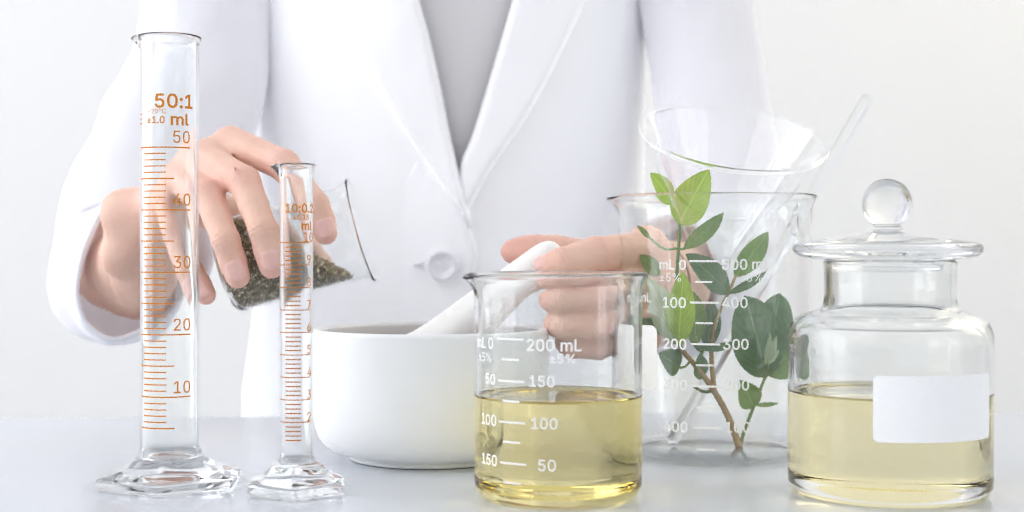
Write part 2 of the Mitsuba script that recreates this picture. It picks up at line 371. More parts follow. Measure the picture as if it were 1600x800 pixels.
def spout(az, amount, hz, zone=.011):
    def fn(v):
        a = np.arctan2(v[:, 1], v[:, 0]); r = np.hypot(v[:, 0], v[:, 1])
        s = np.exp(-(np.angle(np.exp(1j * (a - az))) / .27) ** 2) * np.clip((v[:, 2] - (hz - zone)) / zone, 0, 1.05) ** 1.6
        k = 1 + s * amount / np.maximum(r, 1e-6)
        # the two shoulders beside a spout draw in a little
        s2 = (np.exp(-((np.abs(np.angle(np.exp(1j * (a - az)))) - .55) / .2) ** 2)) * np.clip((v[:, 2] - (hz - zone)) / zone, 0, 1.05) ** 1.6
        k -= s2 * amount * .18 / np.maximum(r, 1e-6)
        return np.stack([v[:, 0] * k, v[:, 1] * k, v[:, 2] - s * amount * .30], 1)
    return fn
def split_at(prof, z):
    i = next(k for k in range(1, len(prof)) if prof[k][1] >= z and prof[k][0] > .01 and prof[k - 1][1] < z)
    t = (z - prof[i - 1][1]) / (prof[i][1] - prof[i - 1][1]); q = prof[i - 1] + t * (prof[i] - prof[i - 1])
    return np.vstack([prof[:i], q]), np.vstack([q, prof[i:]])
def densify(p, step):
    out = [p[0]]
    for a, b in zip(p[:-1], p[1:]):
        n = max(1, int(np.ceil(np.linalg.norm(b - a) / step)))
        out += [a + (b - a) * k / n for k in range(1, n + 1)]
    return np.array(out)
def rim_arc(o, i, n=6):
    """half circle from the outer rim end over the top to the inner rim end"""
    c, h = (o + i) / 2, (o - i) / 2; r = np.linalg.norm(h); t = np.linspace(0, math.pi, n + 2)[1:-1]
    up = np.array([-h[1], h[0]]); up = up if up[1] > 0 else -up
    return np.array([c + h * math.cos(a) + up * math.sin(a) for a in t])

def liquid(key, inner_low, level_q, cx, cy, wall_mat, top_mat):
    lv, lf, ln = lathe(densify(inner_low, .003), 160, outward=True); ln, lf = -ln, lf[:, ::-1]      # faces the liquid
    add_vfn(key + '__body', move_to(lv, cx, cy), lf, ln, wall_mat)
    R = level_q[0]; z = level_q[1]
    rr = np.concatenate([np.linspace(0, R - .004, 8), R - .004 * (1 - np.linspace(0, 1, 9)[1:])])
    pr = np.stack([rr, z - .0013 * (1 - np.exp(-(R - rr) / .0012))], 1)
    tv, tf, tn = lathe(pr, 160); 
    if tn[:, 2].mean() < 0: tn, tf = -tn, tf[:, ::-1]
    add_vfn(key + '__surface', move_to(tv, cx, cy), tf, tn, top_mat)

cx, cy, R = BC; hz = .0905
o, i = beaker_profile(R, hz, .00155, .0062, .0026)
o, i = densify(o, .003), densify(i, .003)
low, high = split_at(i, .0417)
shell = np.vstack([o, rim_arc(o[-1], i[-1]), high[::-1]])
sp = spout(math.radians(202), .0042, hz)
v, f, n = lathe(shell, 160, warp=sp)
z = fz(v, f); v = move_to(v, cx, cy, .0002)
add_vfn('beaker__wall', v, f, n, 'mat_glass', (z > .007) & (z < hz - .009)); add_vfn('beaker__base', v, f, n, 'mat_glass', z <= .007); add_vfn('beaker__rim', v, f, n, 'mat_glass', z >= hz - .009)
tag('beaker', 'glass beaker half full of yellow liquid with white scale up to 200, front centre', 'beaker')
low = low + [0, .0002]
liquid('yellow_liquid', low, low[-1], cx, cy, 'mat_oil_wall', 'mat_oil_top')
tag('yellow_liquid', 'clear yellow liquid filling the lower half of the front beaker', 'liquid')
p = Print(*BC)
for k, y in enumerate((530, 596, 660.5, 725)):
    p.tick(777 + k * 1.5, 818 + k * 1.5, y, 3.4)
for k, y in enumerate((562, 627.5, 691.5, 755.5)): p.tick(785 + k * .8, 811 + k * 1, y, 3.4)
p.text('200 mL', 823, 548, 18, bold=True); p.text('±5%', 858, 568, 14.5, bold=True)
p.text('150', 827, 604, 17, bold=True, sx=.97); p.text('100', 830, 670, 17, bold=True); p.text('50', 841, 736, 17.5, bold=True)
p.text('mL 0', 771, 545, 17, 'r', bold=True); p.text('±5%', 768, 566, 14, 'r'); p.text('50', 774, 601, 16, 'r', bold=True); p.text('100', 776, 666, 17, 'r', bold=True); p.text('150', 777, 729, 17, 'r', bold=True)
prints('beaker', p, 'mat_white_print', 'mat_white_print')

# ------------------------------------------------------------------ large beaker behind (thin walls)
LC = ((1116 - 800) / F * .682, .682, .0462); cx, cy, R = LC; hz = .1255
o, i = beaker_profile(R, hz, .0014, .0080, .0027); o = densify(o, .004)
sp6 = spout(math.radians(186), .0040, hz); i = densify(i, .004)
v, f, n = lathe(np.vstack([o, rim_arc(o[-1], i[-1]), i[::-1]]), 144, warp=sp6); z = fz(v, f); v = move_to(v, cx, cy, .0003)
add_vfn('large_beaker__wall', v, f, n, 'mat_glass', (z > .008) & (z < hz - .009)); add_vfn('large_beaker__base', v, f, n, 'mat_glass', z <= .008); add_vfn('large_beaker__rim', v, f, n, 'mat_glass', z >= hz - .009)
tag('large_beaker', 'large empty glass beaker holding the green sprig and funnel, white scale up to 500', 'beaker')
p = Print(*LC)
for k, y in enumerate((408, 473, 538, 604, 669)): p.tick(1077 + k * 1.5, 1123 + k * 1.2, y, 3.2)
for k, y in enumerate((440.5, 505, 571, 637, 703)): p.tick(1086 + k * .8, 1113 + k * 1.2, y, 3.0)
p.text('mL 0', 1072, 421, 15, 'r', bold=True); p.text('±5%', 1064, 440, 13, 'r')
p.text('500 mL', 1128, 421, 16, bold=True); p.text('±5%', 1156, 440, 13)
for k, y in enumerate((481, 546, 610, 676)):
    p.text(str(100 * (k + 1)), 1072 + k, y, 16, 'r', bold=True); p.text(str(100 * (4 - k)), 1128 + 1.8 * k, y, 16, bold=True)
p.text('mL', 1000, 471, 14, bold=True); p.text('0', 1003, 626, 11)
prints('large_beaker', p, 'mat_white_print', 'mat_white_print')
def patch(cx, cy, R, a0, a1, z0, z1, rad, thick=.00012, off=.00012, na=28, nz=24):
    """a rounded rectangle lying on an upright cylinder"""
    w, h = (a1 - a0) * R, z1 - z0
    pl = Polygon([(0, 0), (w, 0), (w, h), (0, h)]).buffer(-rad).buffer(rad, 12)
    m = trimesh.creation.extrude_polygon(pl, thick, engine='earcut')
    m = trimesh.Trimesh(*trimesh.remesh.subdivide_to_size(m.vertices, m.faces, .0035, max_iter=10), process=False)
    v = m.vertices; r = R + off + v[:, 2]; a = a0 + v[:, 0] / R
    return trimesh.Trimesh(np.stack([cx + r * np.sin(a), cy - r * np.cos(a), z0 + v[:, 1]], 1), m.faces, process=False)
a1, z1 = hit(1027, 509, *LC); a0 = a1 - .024 / R; z0 = hit(1027, 611, *LC)[1]
add('large_beaker__writing_patch', patch(*LC, a0, a1, z0, z1, .0035), 'mat_paper')
labels['large_beaker__writing_patch'] = {'label': 'white rounded writing patch'}

# ------------------------------------------------------------------ funnel, rod and sprig in the large beaker
fm, fe = at(1145, 215, .648), at(1068, 690, .717)
ax = fm - fe; Lf = np.linalg.norm(ax); ax /= Lf
u = np.cross(ax, [0, 1, 0]); u /= np.linalg.norm(u); w = np.cross(ax, u)
FR = np.stack([u, w, ax], 1)
Rm = 146 / F * .648; hc = (Rm - .0075) / math.tan(math.radians(29.5))
fo = densify(fillet([(.0062, 0), (.0075, Lf - hc - .02), (.0078, Lf - hc - .002), (.0100, Lf - hc + .004), (Rm - .001, Lf - .002), (Rm, Lf - .0006)], 2), .005)
k = int(len(fo) * .42)
v, f, n = lathe(fo, 120); zf = fz(v, f); vw = v @ FR.T + fe; nw = n @ FR.T
add_vfn('funnel__cone', vw, f, nw, 'mat_thin_glass', zf > Lf - hc); add_vfn('funnel__stem', vw, f, nw, 'mat_thin_glass', zf <= Lf - hc)
t = np.linspace(0, 2 * math.pi, 17)
ring = np.stack([Rm - .0002 + .0013 * np.cos(t), Lf + .0013 * np.sin(t)], 1)
v, f, n = lathe(ring, 120); 
if ((v - np.array([0, 0, Lf])) * n).sum() < 0: f, n = f[:, ::-1], -n
add_vfn('funnel__rim', v @ FR.T + fe, f, n @ FR.T, 'mat_glass')
tag('funnel', 'wide clear glass funnel leaning in the large beaker above its rim', 'funnel')
r0, r1 = at(1052, 688, .690), at(1352, 157, .702)
rodp = [r0 + (r1 - r0) * k for k in np.concatenate([np.linspace(0, 1, 12)])]
d = (r1 - r0) / np.linalg.norm(r1 - r0)
def capsule(a, b, r, n=7):
    d = (b - a) / np.linalg.norm(b - a); t = np.linspace(math.pi / 2, .1, n)
    pts = [a - d * r * math.sin(x) for x in t] + [a + (b - a) * k for k in np.linspace(0, 1, 8)] + [b + d * r * math.sin(x) for x in t[::-1]]
    rad = [max(r * math.cos(x), 1e-5) for x in t] + [r] * 8 + [max(r * math.cos(x), 1e-5) for x in t[::-1]]
    return tube_mesh(pts, np.array(rad), 24)
cm = capsule(r0, r1, .0031)
add('glass_rod', cm, 'mat_glass', smooth=True); tag('glass_rod', 'clear glass stirring rod leaning out of the large beaker to the right', 'stirring rod')

leaf_n = [0]; bases, stem_pts = [], []
def leaf(base, tip, width, db, dt, mat, roll=0.0, bend=.12, shape=.85, cup=.22, rnd=.72):
    """a leaf from base to tip (photo pixels and distances); roll turns it about its midrib, bend arches it"""
    A, C = at(*base, db), at(*tip, dt); L = np.linalg.norm(C - A); x = (C - A) / L
    nrm = np.array([0, -1, 0.0]); nrm -= x * (nrm @ x); nrm /= np.linalg.norm(nrm); s = np.cross(x, nrm)
    W = width / F * (db + dt) / 2
    nrm, s = nrm * math.cos(roll) + s * math.sin(roll), s * math.cos(roll) - nrm * math.sin(roll)
    nv, nu = 22, 11; v, uv, f = [], [], []
    for a in range(nv):
        t = a / (nv - 1)
        wd = W / 2 * max(math.sin(math.pi * t ** shape), 0) ** rnd * (1.0 if t < .9 else 1 - .25 * (t - .9) / .1)
        if t < .06: wd = max(wd, .0006)
        for b in range(nu):
            q = 2 * b / (nu - 1) - 1
            y = s * wd * q
            zz = cup * wd * abs(q) ** 1.4 + bend * L * 4 * t * (1 - t) * .5 + .015 * L * math.sin(7 * t + 3 * q) * abs(q)
            v.append(A + x * L * t + y + nrm * zz); uv.append([b / (nu - 1), t])
    for a in range(nv - 1):
        for b in range(nu - 1):
            i = a * nu + b; f += [[i, i + 1, i + nu + 1], [i, i + nu + 1, i + nu]]
    bases.append(A)
    key = 'leafy_sprig__leaf' + ('_%03d' % leaf_n[0] if leaf_n[0] else ''); leaf_n[0] += 1
    add(key, trimesh.Trimesh(v, f, process=False), mat, smooth=True, uv=np.array(uv))
BR, MI, DK, PL = 'mat_leaf_bright', 'mat_leaf_mid', 'mat_leaf_dark', 'mat_leaf_pale'
leaf((1050, 318), (1016, 270), 34, .668, .662, BR, .4)
leaf((1062, 350), (1108, 264), 58, .664, .655, BR, -.25, .16, .75)
leaf((1070, 388), (1131, 332), 27, .668, .664, MI, .2, .14)
leaf((1148, 432), (1200, 362), 36, .690, .690, MI, .1, .12)
leaf((1138, 458), (1072, 396), 44, .680, .672, DK, .3, .12)
leaf((1139, 458), (1197, 424), 17, .684, .690, DK, .5, .1)
leaf((1060, 540), (1068, 424), 46, .674, .662, BR, -.1, .12, .9)
leaf((1052, 535), (1012, 432), 46, .672, .668, PL, .3, .12)
leaf((1085, 540), (1084, 455), 40, .685, .682, MI, .6, .08)
leaf((1105, 545), (1112, 468), 34, .688, .690, DK, .3, .08)
leaf((1196, 590), (1164, 462), 84, .690, .682, DK, .1, .10, .95, .12, .55)
leaf((1197, 588), (1218, 458), 62, .696, .690, DK, -.2, .10, 1.05, .12, .5)
leaf((1197, 585), (1236, 548), 56, .692, .688, MI, .3, .12)
leaf((1178, 636), (1156, 594), 40, .690, .682, MI, .1, .12, .75)
leaf((1180, 633), (1217, 630), 8, .690, .688, MI, .2, .1)
leaf((1062, 575), (1030, 552), 44, .680, .672, DK, .4, .12, .75)
leaf((1092, 592), (1094, 552), 28, .684, .682, DK, .5, .1)
leaf((1086, 541), (1156, 533), 15, .684, .680, DK, .3, .35)
leaf((1030, 430), (1000, 398), 26, .690, .686, MI, .2, .1)
leaf((1016, 372), (996, 352), 9, .680, .676, MI, .2, .1)
leaf((1030, 520), (1004, 498), 26, .676, .672, DK, .2, .1)
leaf((1196, 570), (1203, 520), 11, .678, .674, PL, .1, .1)
leaf((1203, 566), (1213, 524), 10, .678, .676, PL, -.2, .1)
leaf((1200, 570), (1217, 546), 8, .678, .676, PL, -.2, .1)
def stem(key, pts, r0, r1, mat):
    p = catmull([at(*q) for q in pts], 5); stem_pts.extend(p); add(key, tube_mesh(p, np.linspace(r0, r1, len(p)), 10), mat, smooth=60)
stem('leafy_sprig__stem', [(1160, 727, .690), (1152, 690, .689), (1135, 645, .688), (1112, 605, .687), (1090, 575, .683), (1064, 545, .676)], .0019, .0011, 'mat_bark')
for k, q in enumerate(([(1116, 608, .687), (1112, 560, .687), (1114, 520, .686), (1126, 482, .684), (1138, 458, .682), (1150, 430, .688)],
                       [(1156, 700, .690), (1164, 672, .690), (1178, 635, .690), (1195, 590, .691), (1204, 560, .682)],
                       [(1064, 545, .676), (1056, 480, .672), (1060, 400, .668), (1062, 350, .665), (1052, 318, .667)],
                       [(1090, 575, .683), (1098, 548, .687), (1108, 520, .69)],
                       [(1118, 610, .687), (1100, 612, .69), (1084, 604, .692)])):
    stem('leafy_sprig__stem_%03d' % (k + 1), q, .0010 if k else .0013, .0006, 'mat_bark' if k == 0 else 'mat_green_stem')
k = 0
for a in bases:
    q = min(stem_pts, key=lambda t: np.linalg.norm(t - a)); L = np.linalg.norm(q - a)
    if .0008 < L < .02:
        m = (a + q) / 2 + np.array([0, -.1 * L, -.15 * L])
        add('leafy_sprig__petiole' + ('_%03d' % k if k else ''), tube_mesh(catmull([q, m, a], 4), .00055, 8), 'mat_green_stem', smooth=60); k += 1
tag('leafy_sprig', 'green leafy sprig with brown stem standing in the large beaker', 'sprig')

# ------------------------------------------------------------------ glass jar with lid, right
JC = ((1390 - 800) / F * .581, .581, .0411); cx, cy, R = JC
o = [(0, .0030), (R - .012, .0026), (R - .0075, .0004), (R - .004, 0), (R - .0012, .0012), (R, .0042), (R, .009), (R, .035), (R, .061), (R - .0002, .0665), (R - .0022, .0712), (R - .0065, .0738), (R - .0115, .0748), (.0275, .0762), (.0265, .0790), (.0264, .0850), (.0264, .0920), (.0268, .0945)]
i = [(0, .0060), (R - .014, .0060), (R - .006, .0064), (R - .0032, .0082), (R - .0023, .0130), (R - .0023, .035), (R - .0023, .060), (R - .0026, .0650), (R - .0045, .0690), (R - .0085, .0714), (R - .0130, .0726), (.0256, .0742), (.0241, .0768), (.0238, .0810), (.0238, .0880), (.0242, .0945)]
o, i = densify(fillet(o, 3), .003), densify(fillet(i, 3), .003)
low, high = split_at(i, .0423)
shell = np.vstack([o, rim_arc(o[-1], i[-1]), high[::-1]])
v, f, n = lathe(shell, 160); z = fz(v, f); v = move_to(v, cx, cy, .0002)
add_vfn('glass_jar__body', v, f, n, 'mat_glass', z < .0765); add_vfn('glass_jar__neck', v, f, n, 'mat_glass', z >= .0765)
tag('glass_jar', 'round glass jar with white label and wide neck, rightmost on the table', 'jar')
low = low + [0, .0002]
liquid('pale_liquid', low, low[-1], cx, cy, 'mat_pale_oil_wall', 'mat_pale_oil_top')
tag('pale_liquid', 'pale straw yellow liquid filling the lower half of the lidded jar', 'liquid')
a0, z1 = hit(1365, 587, *JC); a1 = hit(1545, 587, *JC)[0]; z0 = hit(1400, 692, *JC)[1]
add('glass_jar__label', patch(*JC, a0, a1, z0, z1, .0022, .00015, .0002), 'mat_paper'); labels['glass_jar__label'] = {'label': 'blank white paper label with rounded corners'}
# lid: solid disc with a domed top, a plug below and a ball knob
zl = .0952
lp = [(0, zl - .004), (.0215, zl - .004), (.0222, zl - .0030), (.0224, zl + .0008), (.0300, zl + .0010), (.0355, zl + .0022), (.0379, zl + .0042), (.0383, zl + .0060), (.0370, zl + .0078), (.0335, zl + .0086), (.0290, zl + .0092), (.0170, zl + .0112), (.0085, zl + .0128), (.0060, zl + .0138), (.0058, zl + .0150)]
kz, kr = zl + .0242, .0103
a = math.asin(.0058 / kr)
ball = [(kr * math.sin(t), kz - kr * math.cos(t)) for t in np.linspace(a, math.pi, 24)]; ball[-1] = (0, kz + kr)
lp = np.vstack([densify(fillet(lp, 2), .003), [(.0058, kz - kr * math.cos(a) - .0004)], ball])
v, f, n = lathe(lp, 144); z = fz(v, f); v = move_to(v, cx - .0012, cy, 0)
add_vfn('jar_lid__disc', v, f, n, 'mat_glass', z < zl + .0145); add_vfn('jar_lid__knob', v, f, n, 'mat_glass', z >= zl + .0145)
tag('jar_lid', 'clear glass lid with ball knob lying on the jar neck', 'lid')

# ------------------------------------------------------------------ mortar and pestle
MC = ((672 - 800) / F * .676, .676); RM = .0568
hm = H - (512 - 380) / F * .676
mp = [(0, .0016), (.034, .0014), (.0372, 0), (.0385, .0004), (.0392, .0020), (.0402, .0030), (.0440, .0038), (.0485, .0055), (.0525, .0092), (.0549, .0150), (.0561, .0225), (.0567, .0330), (.0568, .0450), (.0568, hm - .004), (.0567, hm - .0012), (.0560, hm), (.0545, hm), (.0530, hm - .0010), (.0520, hm - .0040), (.0515, .045), (.0495, .032), (.0440, .021), (.0330, .0125), (.017, .0082), (0, .0075)]
mp = densify(fillet(mp, 2), .003)
v, f, n = lathe(mp, 144); z = fz(v, f); v = move_to(v, *MC, .0002)
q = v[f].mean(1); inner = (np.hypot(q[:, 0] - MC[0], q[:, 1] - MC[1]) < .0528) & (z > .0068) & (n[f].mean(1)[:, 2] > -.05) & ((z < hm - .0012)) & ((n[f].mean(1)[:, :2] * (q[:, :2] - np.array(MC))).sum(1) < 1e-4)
add_vfn('mortar__grinding_face', v, f, n, 'mat_bowl_shade', inner); labels['mortar__grinding_face'] = {'label': 'greyish inside of the bowl, shade put into its colour'}
add_vfn('mortar__bowl', v, f, n, 'mat_ceramic', (z > .0045) & ~inner); add_vfn('mortar__foot', v, f, n, 'mat_ceramic', z <= .0045)
tag('mortar', 'smooth white ceramic mortar bowl behind the short measuring cylinder', 'mortar')
pa, pb = at(668, 548, .684), at(866, 392, .686)
pd = (pb - pa) / np.linalg.norm(pb - pa); Lp = np.linalg.norm(pb - pa)
ks = np.array([-.36, -.34, -.29, -.2, -.1, 0, .2, .45, .7, .88, .96, 1.01, 1.035, 1.045]); rs = np.array([.0005, .0065, .0120, .0148, .0142, .0118, .0104, .0096, .0086, .0080, .0073, .0055, .0033, .0004])
kk = catmull(np.stack([ks, rs], 1), 4)
add('pestle', tube_mesh([pa + pd * Lp * q for q in kk[:, 0]], np.maximum(kk[:, 1], .0003), 40), 'mat_pestle', smooth=True)
tag('pestle', 'white ceramic pestle slanting out of the mortar in the hand', 'pestle')

# ------------------------------------------------------------------ tilted herb beaker
hb0, hb1 = at(351, 418, .712), at(565, 359, .712)
hx = hb1 - hb0; LH = np.linalg.norm(hx); hx /= LH
hu = np.cross([0, 1, 0], hx); hu /= np.linalg.norm(hu); hw = np.cross(hx, hu); HF = np.stack([hu, hw, hx], 1)
RH = .0240
o, i = beaker_profile(RH, LH, .0011, .0050, .0030); o, i = densify(o, .003), densify(i, .003)
shell = np.vstack([o, rim_arc(o[-1], i[-1]), i[::-1]])
v, f, n = lathe(shell, 112); z = fz(v, f); v, n = v @ HF.T + hb0, n @ HF.T
add_vfn('small_beaker__wall', v, f, n, 'mat_glass', (z > .006) & (z < LH - .008)); add_vfn('small_beaker__base', v, f, n, 'mat_glass', z <= .006); add_vfn('small_beaker__rim', v, f, n, 'mat_glass', z >= LH - .008)
tag('small_beaker', 'small glass beaker tilted in the hand, half filled with dried herbs', 'beaker')
# herbs: a solid core with some thousands of flakes over it
s0, s1 = at(356, 336, .712), at(556, 437, .712)
pn = np.array([-(s1 - s0)[2], 0, (s1 - s0)[0]]); pn /= np.linalg.norm(pn); pn = pn if pn[2] > 0 else -pn
core = m3.Manifold.cylinder(LH - .010, RH - .0026, RH - .0026, 48).translate([0, 0, .0036])
core = core.transform(np.hstack([HF, hb0[:, None]])).trim_by_plane((-pn).tolist(), float(-pn @ s0 + .0010))
cm = core.to_mesh(); cv, cf = np.array(cm.vert_properties[:, :3], float), np.array(cm.tri_verts)
vs, fs, cs = [cv], [cf], [np.tile([.13, .11, .075], (len(cv), 1))]
nv = len(cv)
pal = np.array([[.21, .165, .11], [.28, .23, .165], [.17, .15, .095], [.34, .29, .22], [.22, .205, .135], [.12, .105, .07], [.40, .36, .28]])
cnt = 0
while cnt < 9000:
    q = RNG.uniform(-1, 1, 3); rad = math.hypot(q[0], q[1])
    if rad > 1: continue
    hgt = .0026 + (q[2] * .5 + .5) * (LH - .004); rr = (RH - .0021)
    P = hb0 + HF @ np.array([q[0] * rr, q[1] * rr, hgt])
    below = -(P - s0) @ pn + .0016 * (meshkit.noise(P * 300) - .5) * 2
    if below < -.0006: continue
    if not (below < .0022 or rad * rr > rr - .0018 or hgt < .0045): continue
    sz = RNG.uniform(.0006, .0015); e = RNG.normal(size=(2, 3)); a = e[0] / np.linalg.norm(e[0]); b = np.cross(a, e[1]); b /= np.linalg.norm(b); c = np.cross(a, b)
    l, wd = sz * RNG.uniform(.8, 1.9), sz * RNG.uniform(.4, .8)
    pts = np.array([P - a * l, P + b * wd + c * wd * .3, P + a * l, P - b * wd + c * wd * .3, P + c * wd * .55])
    loc = (pts - hb0) @ HF; r2 = np.hypot(loc[:, 0], loc[:, 1]); s = np.minimum(1, (RH - .0014) / np.maximum(r2, 1e-9)); loc[:, :2] *= s[:, None]; loc[:, 2] = np.clip(loc[:, 2], .0022, LH - .001)
    pts = loc @ HF.T + hb0
    vs.append(pts); fs.append(np.array([[0, 1, 4], [1, 2, 4], [2, 3, 4], [3, 0, 4], [0, 2, 1], [0, 3, 2]]) + nv); nv += 5
    cs.append(np.tile(pal[RNG.integers(len(pal))] * RNG.uniform(1.3, 2.2), (5, 1))); cnt += 1
add('dried_herbs', trimesh.Trimesh(np.vstack(vs), np.vstack(fs), process=False), 'mat_herb', smooth=False, color=np.vstack(cs))
tag('dried_herbs', 'crushed dried brown green herbs heaped in the tilted small beaker', 'herbs', kind='stuff')

# ------------------------------------------------------------------ the person
XC, YC = -.0425, 1.022
def torso_ab(z):
    sh = np.clip((z - .27) / .13, 0, 1.3)
    a = .1385 + .045 * sh ** 1.5 + .010 * np.clip((.09 - z) / .09, 0, 1) ** 1.3
    b = .115 - .025 * np.clip((z - .30) / .15, 0, 1)
    top = np.sqrt(np.clip(1 - np.clip((z - .40) / .06, 0, 1) ** 2, .0, 1))
    return a * np.maximum(top, .3), b * np.maximum(top, .45)
def fold(x, z):
    """soft folds of the coat front, in metres outward"""
    q = np.stack([x * 9 + z * 2.5, z * 3.2 - x * 3, np.zeros_like(x)], -1)
    g = .010 * (meshkit.fbm(q, 3, 5) - .5)
    # pull folds running from the button
    bx, bz = at(692, 415, .905)[[0, 2]]
    dx, dz = x - bx, z - bz; ang = np.arctan2(dz, dx); rr = np.hypot(dx, dz)
    g = g + .0010 * np.cos(ang * 5 + .6) * np.exp(-((rr - .07) / .05) ** 2) * np.clip(rr / .05, 0, 1) ** 2
    return g
def front_y(x, z):
    a, b = torso_ab(z); t = np.clip(np.abs((x - XC) / a), 0, .999)
    return YC - b * (1 - t ** 2.35) ** (1 / 2.35)
def on_front(px, py, out=0.0):
    px, py = np.asarray(px, float), np.asarray(py, float); d = np.full_like(px, .91)
    for _ in range(8):
        x, z = (px - 800) / F * d, H - (py - HORIZON) / F * d
        d = front_y(x, z) - fold(x, z) - out
    return np.stack([(px - 800) / F * d, d, H - (py - HORIZON) / F * d], -1)

def torso_shell(off, hole=None, z0=-.36, z1=.455, nz=230, na=360):
    zz = np.linspace(z0, z1, nz); th = np.linspace(0, 2 * np.pi, na, endpoint=False); v = []
    for z in zz:
        a, b = torso_ab(np.array(z)); a, b = a + off, b + off
        c, s = np.cos(th), np.sin(th); e = 2 / 2.35
        x = XC + a * np.sign(c) * np.abs(c) ** e; y = YC + b * np.sign(s) * np.abs(s) ** e
        nx, ny = np.cos(th), np.sin(th)
        g = fold(x, np.full(na, z)) * np.clip(-s * 1.5 + .6, 0, 1)
        v.append(np.stack([x + nx * g, y + ny * g, np.full(na, z)], 1))
    v = np.vstack(v); f = []
    i, j = np.meshgrid(np.arange(nz - 1), np.arange(na), indexing='ij'); j2 = (j + 1) % na
    A, Bq, C, D = i * na + j, i * na + j2, (i + 1) * na + j2, (i + 1) * na + j
    f = np.vstack([np.stack([A, Bq, C], -1).reshape(-1, 3), np.stack([A, C, D], -1).reshape(-1, 3)])
    if hole is not None:
        c = v[f].mean(1); px = 800 + c[:, 0] / c[:, 1] * F; py = HORIZON - (c[:, 2] - H) / c[:, 1] * F
        inside = shapely.contains_xy(hole, px, py) & (c[:, 1] < YC)
        f = f[~inside]
    return trimesh.Trimesh(v, f, process=False)
VN = Polygon([(628, -120), (655, 0), (672, 60), (690, 140), (704, 210), (716, 268), (738, 215), (766, 125), (802, 0), (836, -120)])
VB = VN.buffer(8)
add('person__coat', torso_shell(0, VN.buffer(10)), 'mat_cloth', smooth=True)
add('person__shirt', torso_shell(-.009, None, -.30, .46, 120, 200), 'mat_shirt', smooth=True)

def smooth01(t): t = np.clip(t, 0, 1); return t * t * (3 - 2 * t)
def drape(poly, t, w, step=5.0, out=.0008, side=None):
    """a soft-edged cloth piece lying on the coat front; poly in photo pixels at the coat, t its thickness (m), w the width of its rounded edge (px)"""
    pl = Polygon(poly).buffer(0); ring = np.array(pl.exterior.segmentize(step).coords)[:-1]
    x0, y0, x1, y1 = pl.bounds; gx, gy = np.meshgrid(np.arange(x0, x1, step), np.arange(y0, y1, step)); g = np.stack([gx.ravel(), gy.ravel()], 1)
    g = g + ((np.arange(len(g)) // gx.shape[1]) % 2)[:, None] * np.array([step / 2, 0])
    ins = shapely.contains_xy(pl.buffer(-step * .45), g[:, 0], g[:, 1]); g = g[ins]
    # extra rows close to the edge so that the rounding shows
    extra = []
    for k in (.15, .4, .75):
        q = pl.buffer(-w * k)
        for gm in getattr(q, 'geoms', [q]): extra.append(np.array(gm.exterior.segmentize(step).coords)[:-1])
    pts = np.vstack([ring] + extra + [g]); tri = Delaunay(pts).simplices
    c = pts[tri].mean(1); tri = tri[shapely.contains_xy(pl, c[:, 0], c[:, 1])]
    dist = shapely.distance(pl.exterior, shapely.points(pts)); k = np.clip(dist / w, 0, 1)
    h = t * np.sqrt(np.clip(1 - (1 - k) ** 2, 0, 1))
    if side is not None: h = h * side(pts)
    v = on_front(pts[:, 0], pts[:, 1]) ; v2 = on_front(pts[:, 0], pts[:, 1], 0.0)
    v = np.stack([v[:, 0], v[:, 1] + .0008 - h - out * (dist > .01), v[:, 2]], 1)
    m = trimesh.Trimesh(v, tri, process=False)
    if m.face_normals[:, 1].mean() > 0: m.invert()
    return m
lap1 = catmull([(505, -130), (535, 0), (560, 72), (592, 140), (640, 218), (692, 293), (722, 335), (738, 366)], 6)
lap1b = catmull([(733, 330), (724, 298), (716, 266), (702, 205), (688, 135), (670, 55), (655, 0), (626, -130)], 6)
lap2 = catmull([(968, -130), (915, 0), (888, 58), (855, 126), (815, 196), (768, 264), (738, 318), (728, 332)], 6)
lap2b = catmull([(722, 322), (719, 285), (722, 250), (738, 212), (766, 122), (800, 6), (838, -130)], 6)
add('person__lapel_001', drape(np.vstack([lap2, lap2b]), .0085, 12), 'mat_cloth', smooth=True)
add('person__lapel', drape(np.vstack([lap1, lap1b]), .0105, 12, out=.003), 'mat_cloth', smooth=True)
# the front edge that laps over, from the lapel down past the button
fe_ = catmull([(735, 352), (746, 392), (744, 425), (741, 470), (748, 560), (762, 680), (772, 800)], 5)
panel = np.vstack([fe_, [(600, 800), (560, 600), (560, 430), (600, 330), (650, 250), (700, 290)]])
add('person__front_edge', drape(panel, .0058, 10, out=0, side=lambda p: smooth01((p[:, 0] - 600) / 130)), 'mat_cloth', smooth=True)
# button
bc = on_front(np.array([692.0]), np.array([415.0]))[0] + [0, -.0088, 0]
bp = fillet([(0, .0004), (.0044, .0004), (.0062, .0012), (.0076, .0032), (.0092, .0033), (.0102, .0018), (.0103, .0002), (.0094, -.0008), (.0030, -.0012), (.0030, -.0045), (0, -.0045)], 2)
bv, bf, bn = lathe(bp, 48)
bm = m3.Manifold(m3.Mesh(np.array(bv, np.float32), np.array(bf, np.uint32)))
if bm.volume() < 0: bm = m3.Manifold(m3.Mesh(np.array(bv, np.float32), np.array(bf[:, ::-1], np.uint32)))
for q in ((1, 1), (1, -1), (-1, 1), (-1, -1)): bm = bm - m3.Manifold.cylinder(.01, .00085, .00085, 14, True).translate([q[0] * .0019, q[1] * .0019, 0])
tb = bm.to_mesh(); bv = np.array(tb.vert_properties[:, :3]); RB = np.array([[1, 0, 0], [0, 0, -1], [0, 1, 0.0]])
add('person__button', trimesh.Trimesh(bv @ RB.T + bc, np.array(tb.tri_verts), process=False), 'mat_button', smooth=35)
add('person__buttonhole', drape([(646, 412.5), (662, 411), (662, 413.5), (646, 415)], .0062, 1.5, step=1.2), 'mat_stitch', smooth=True)

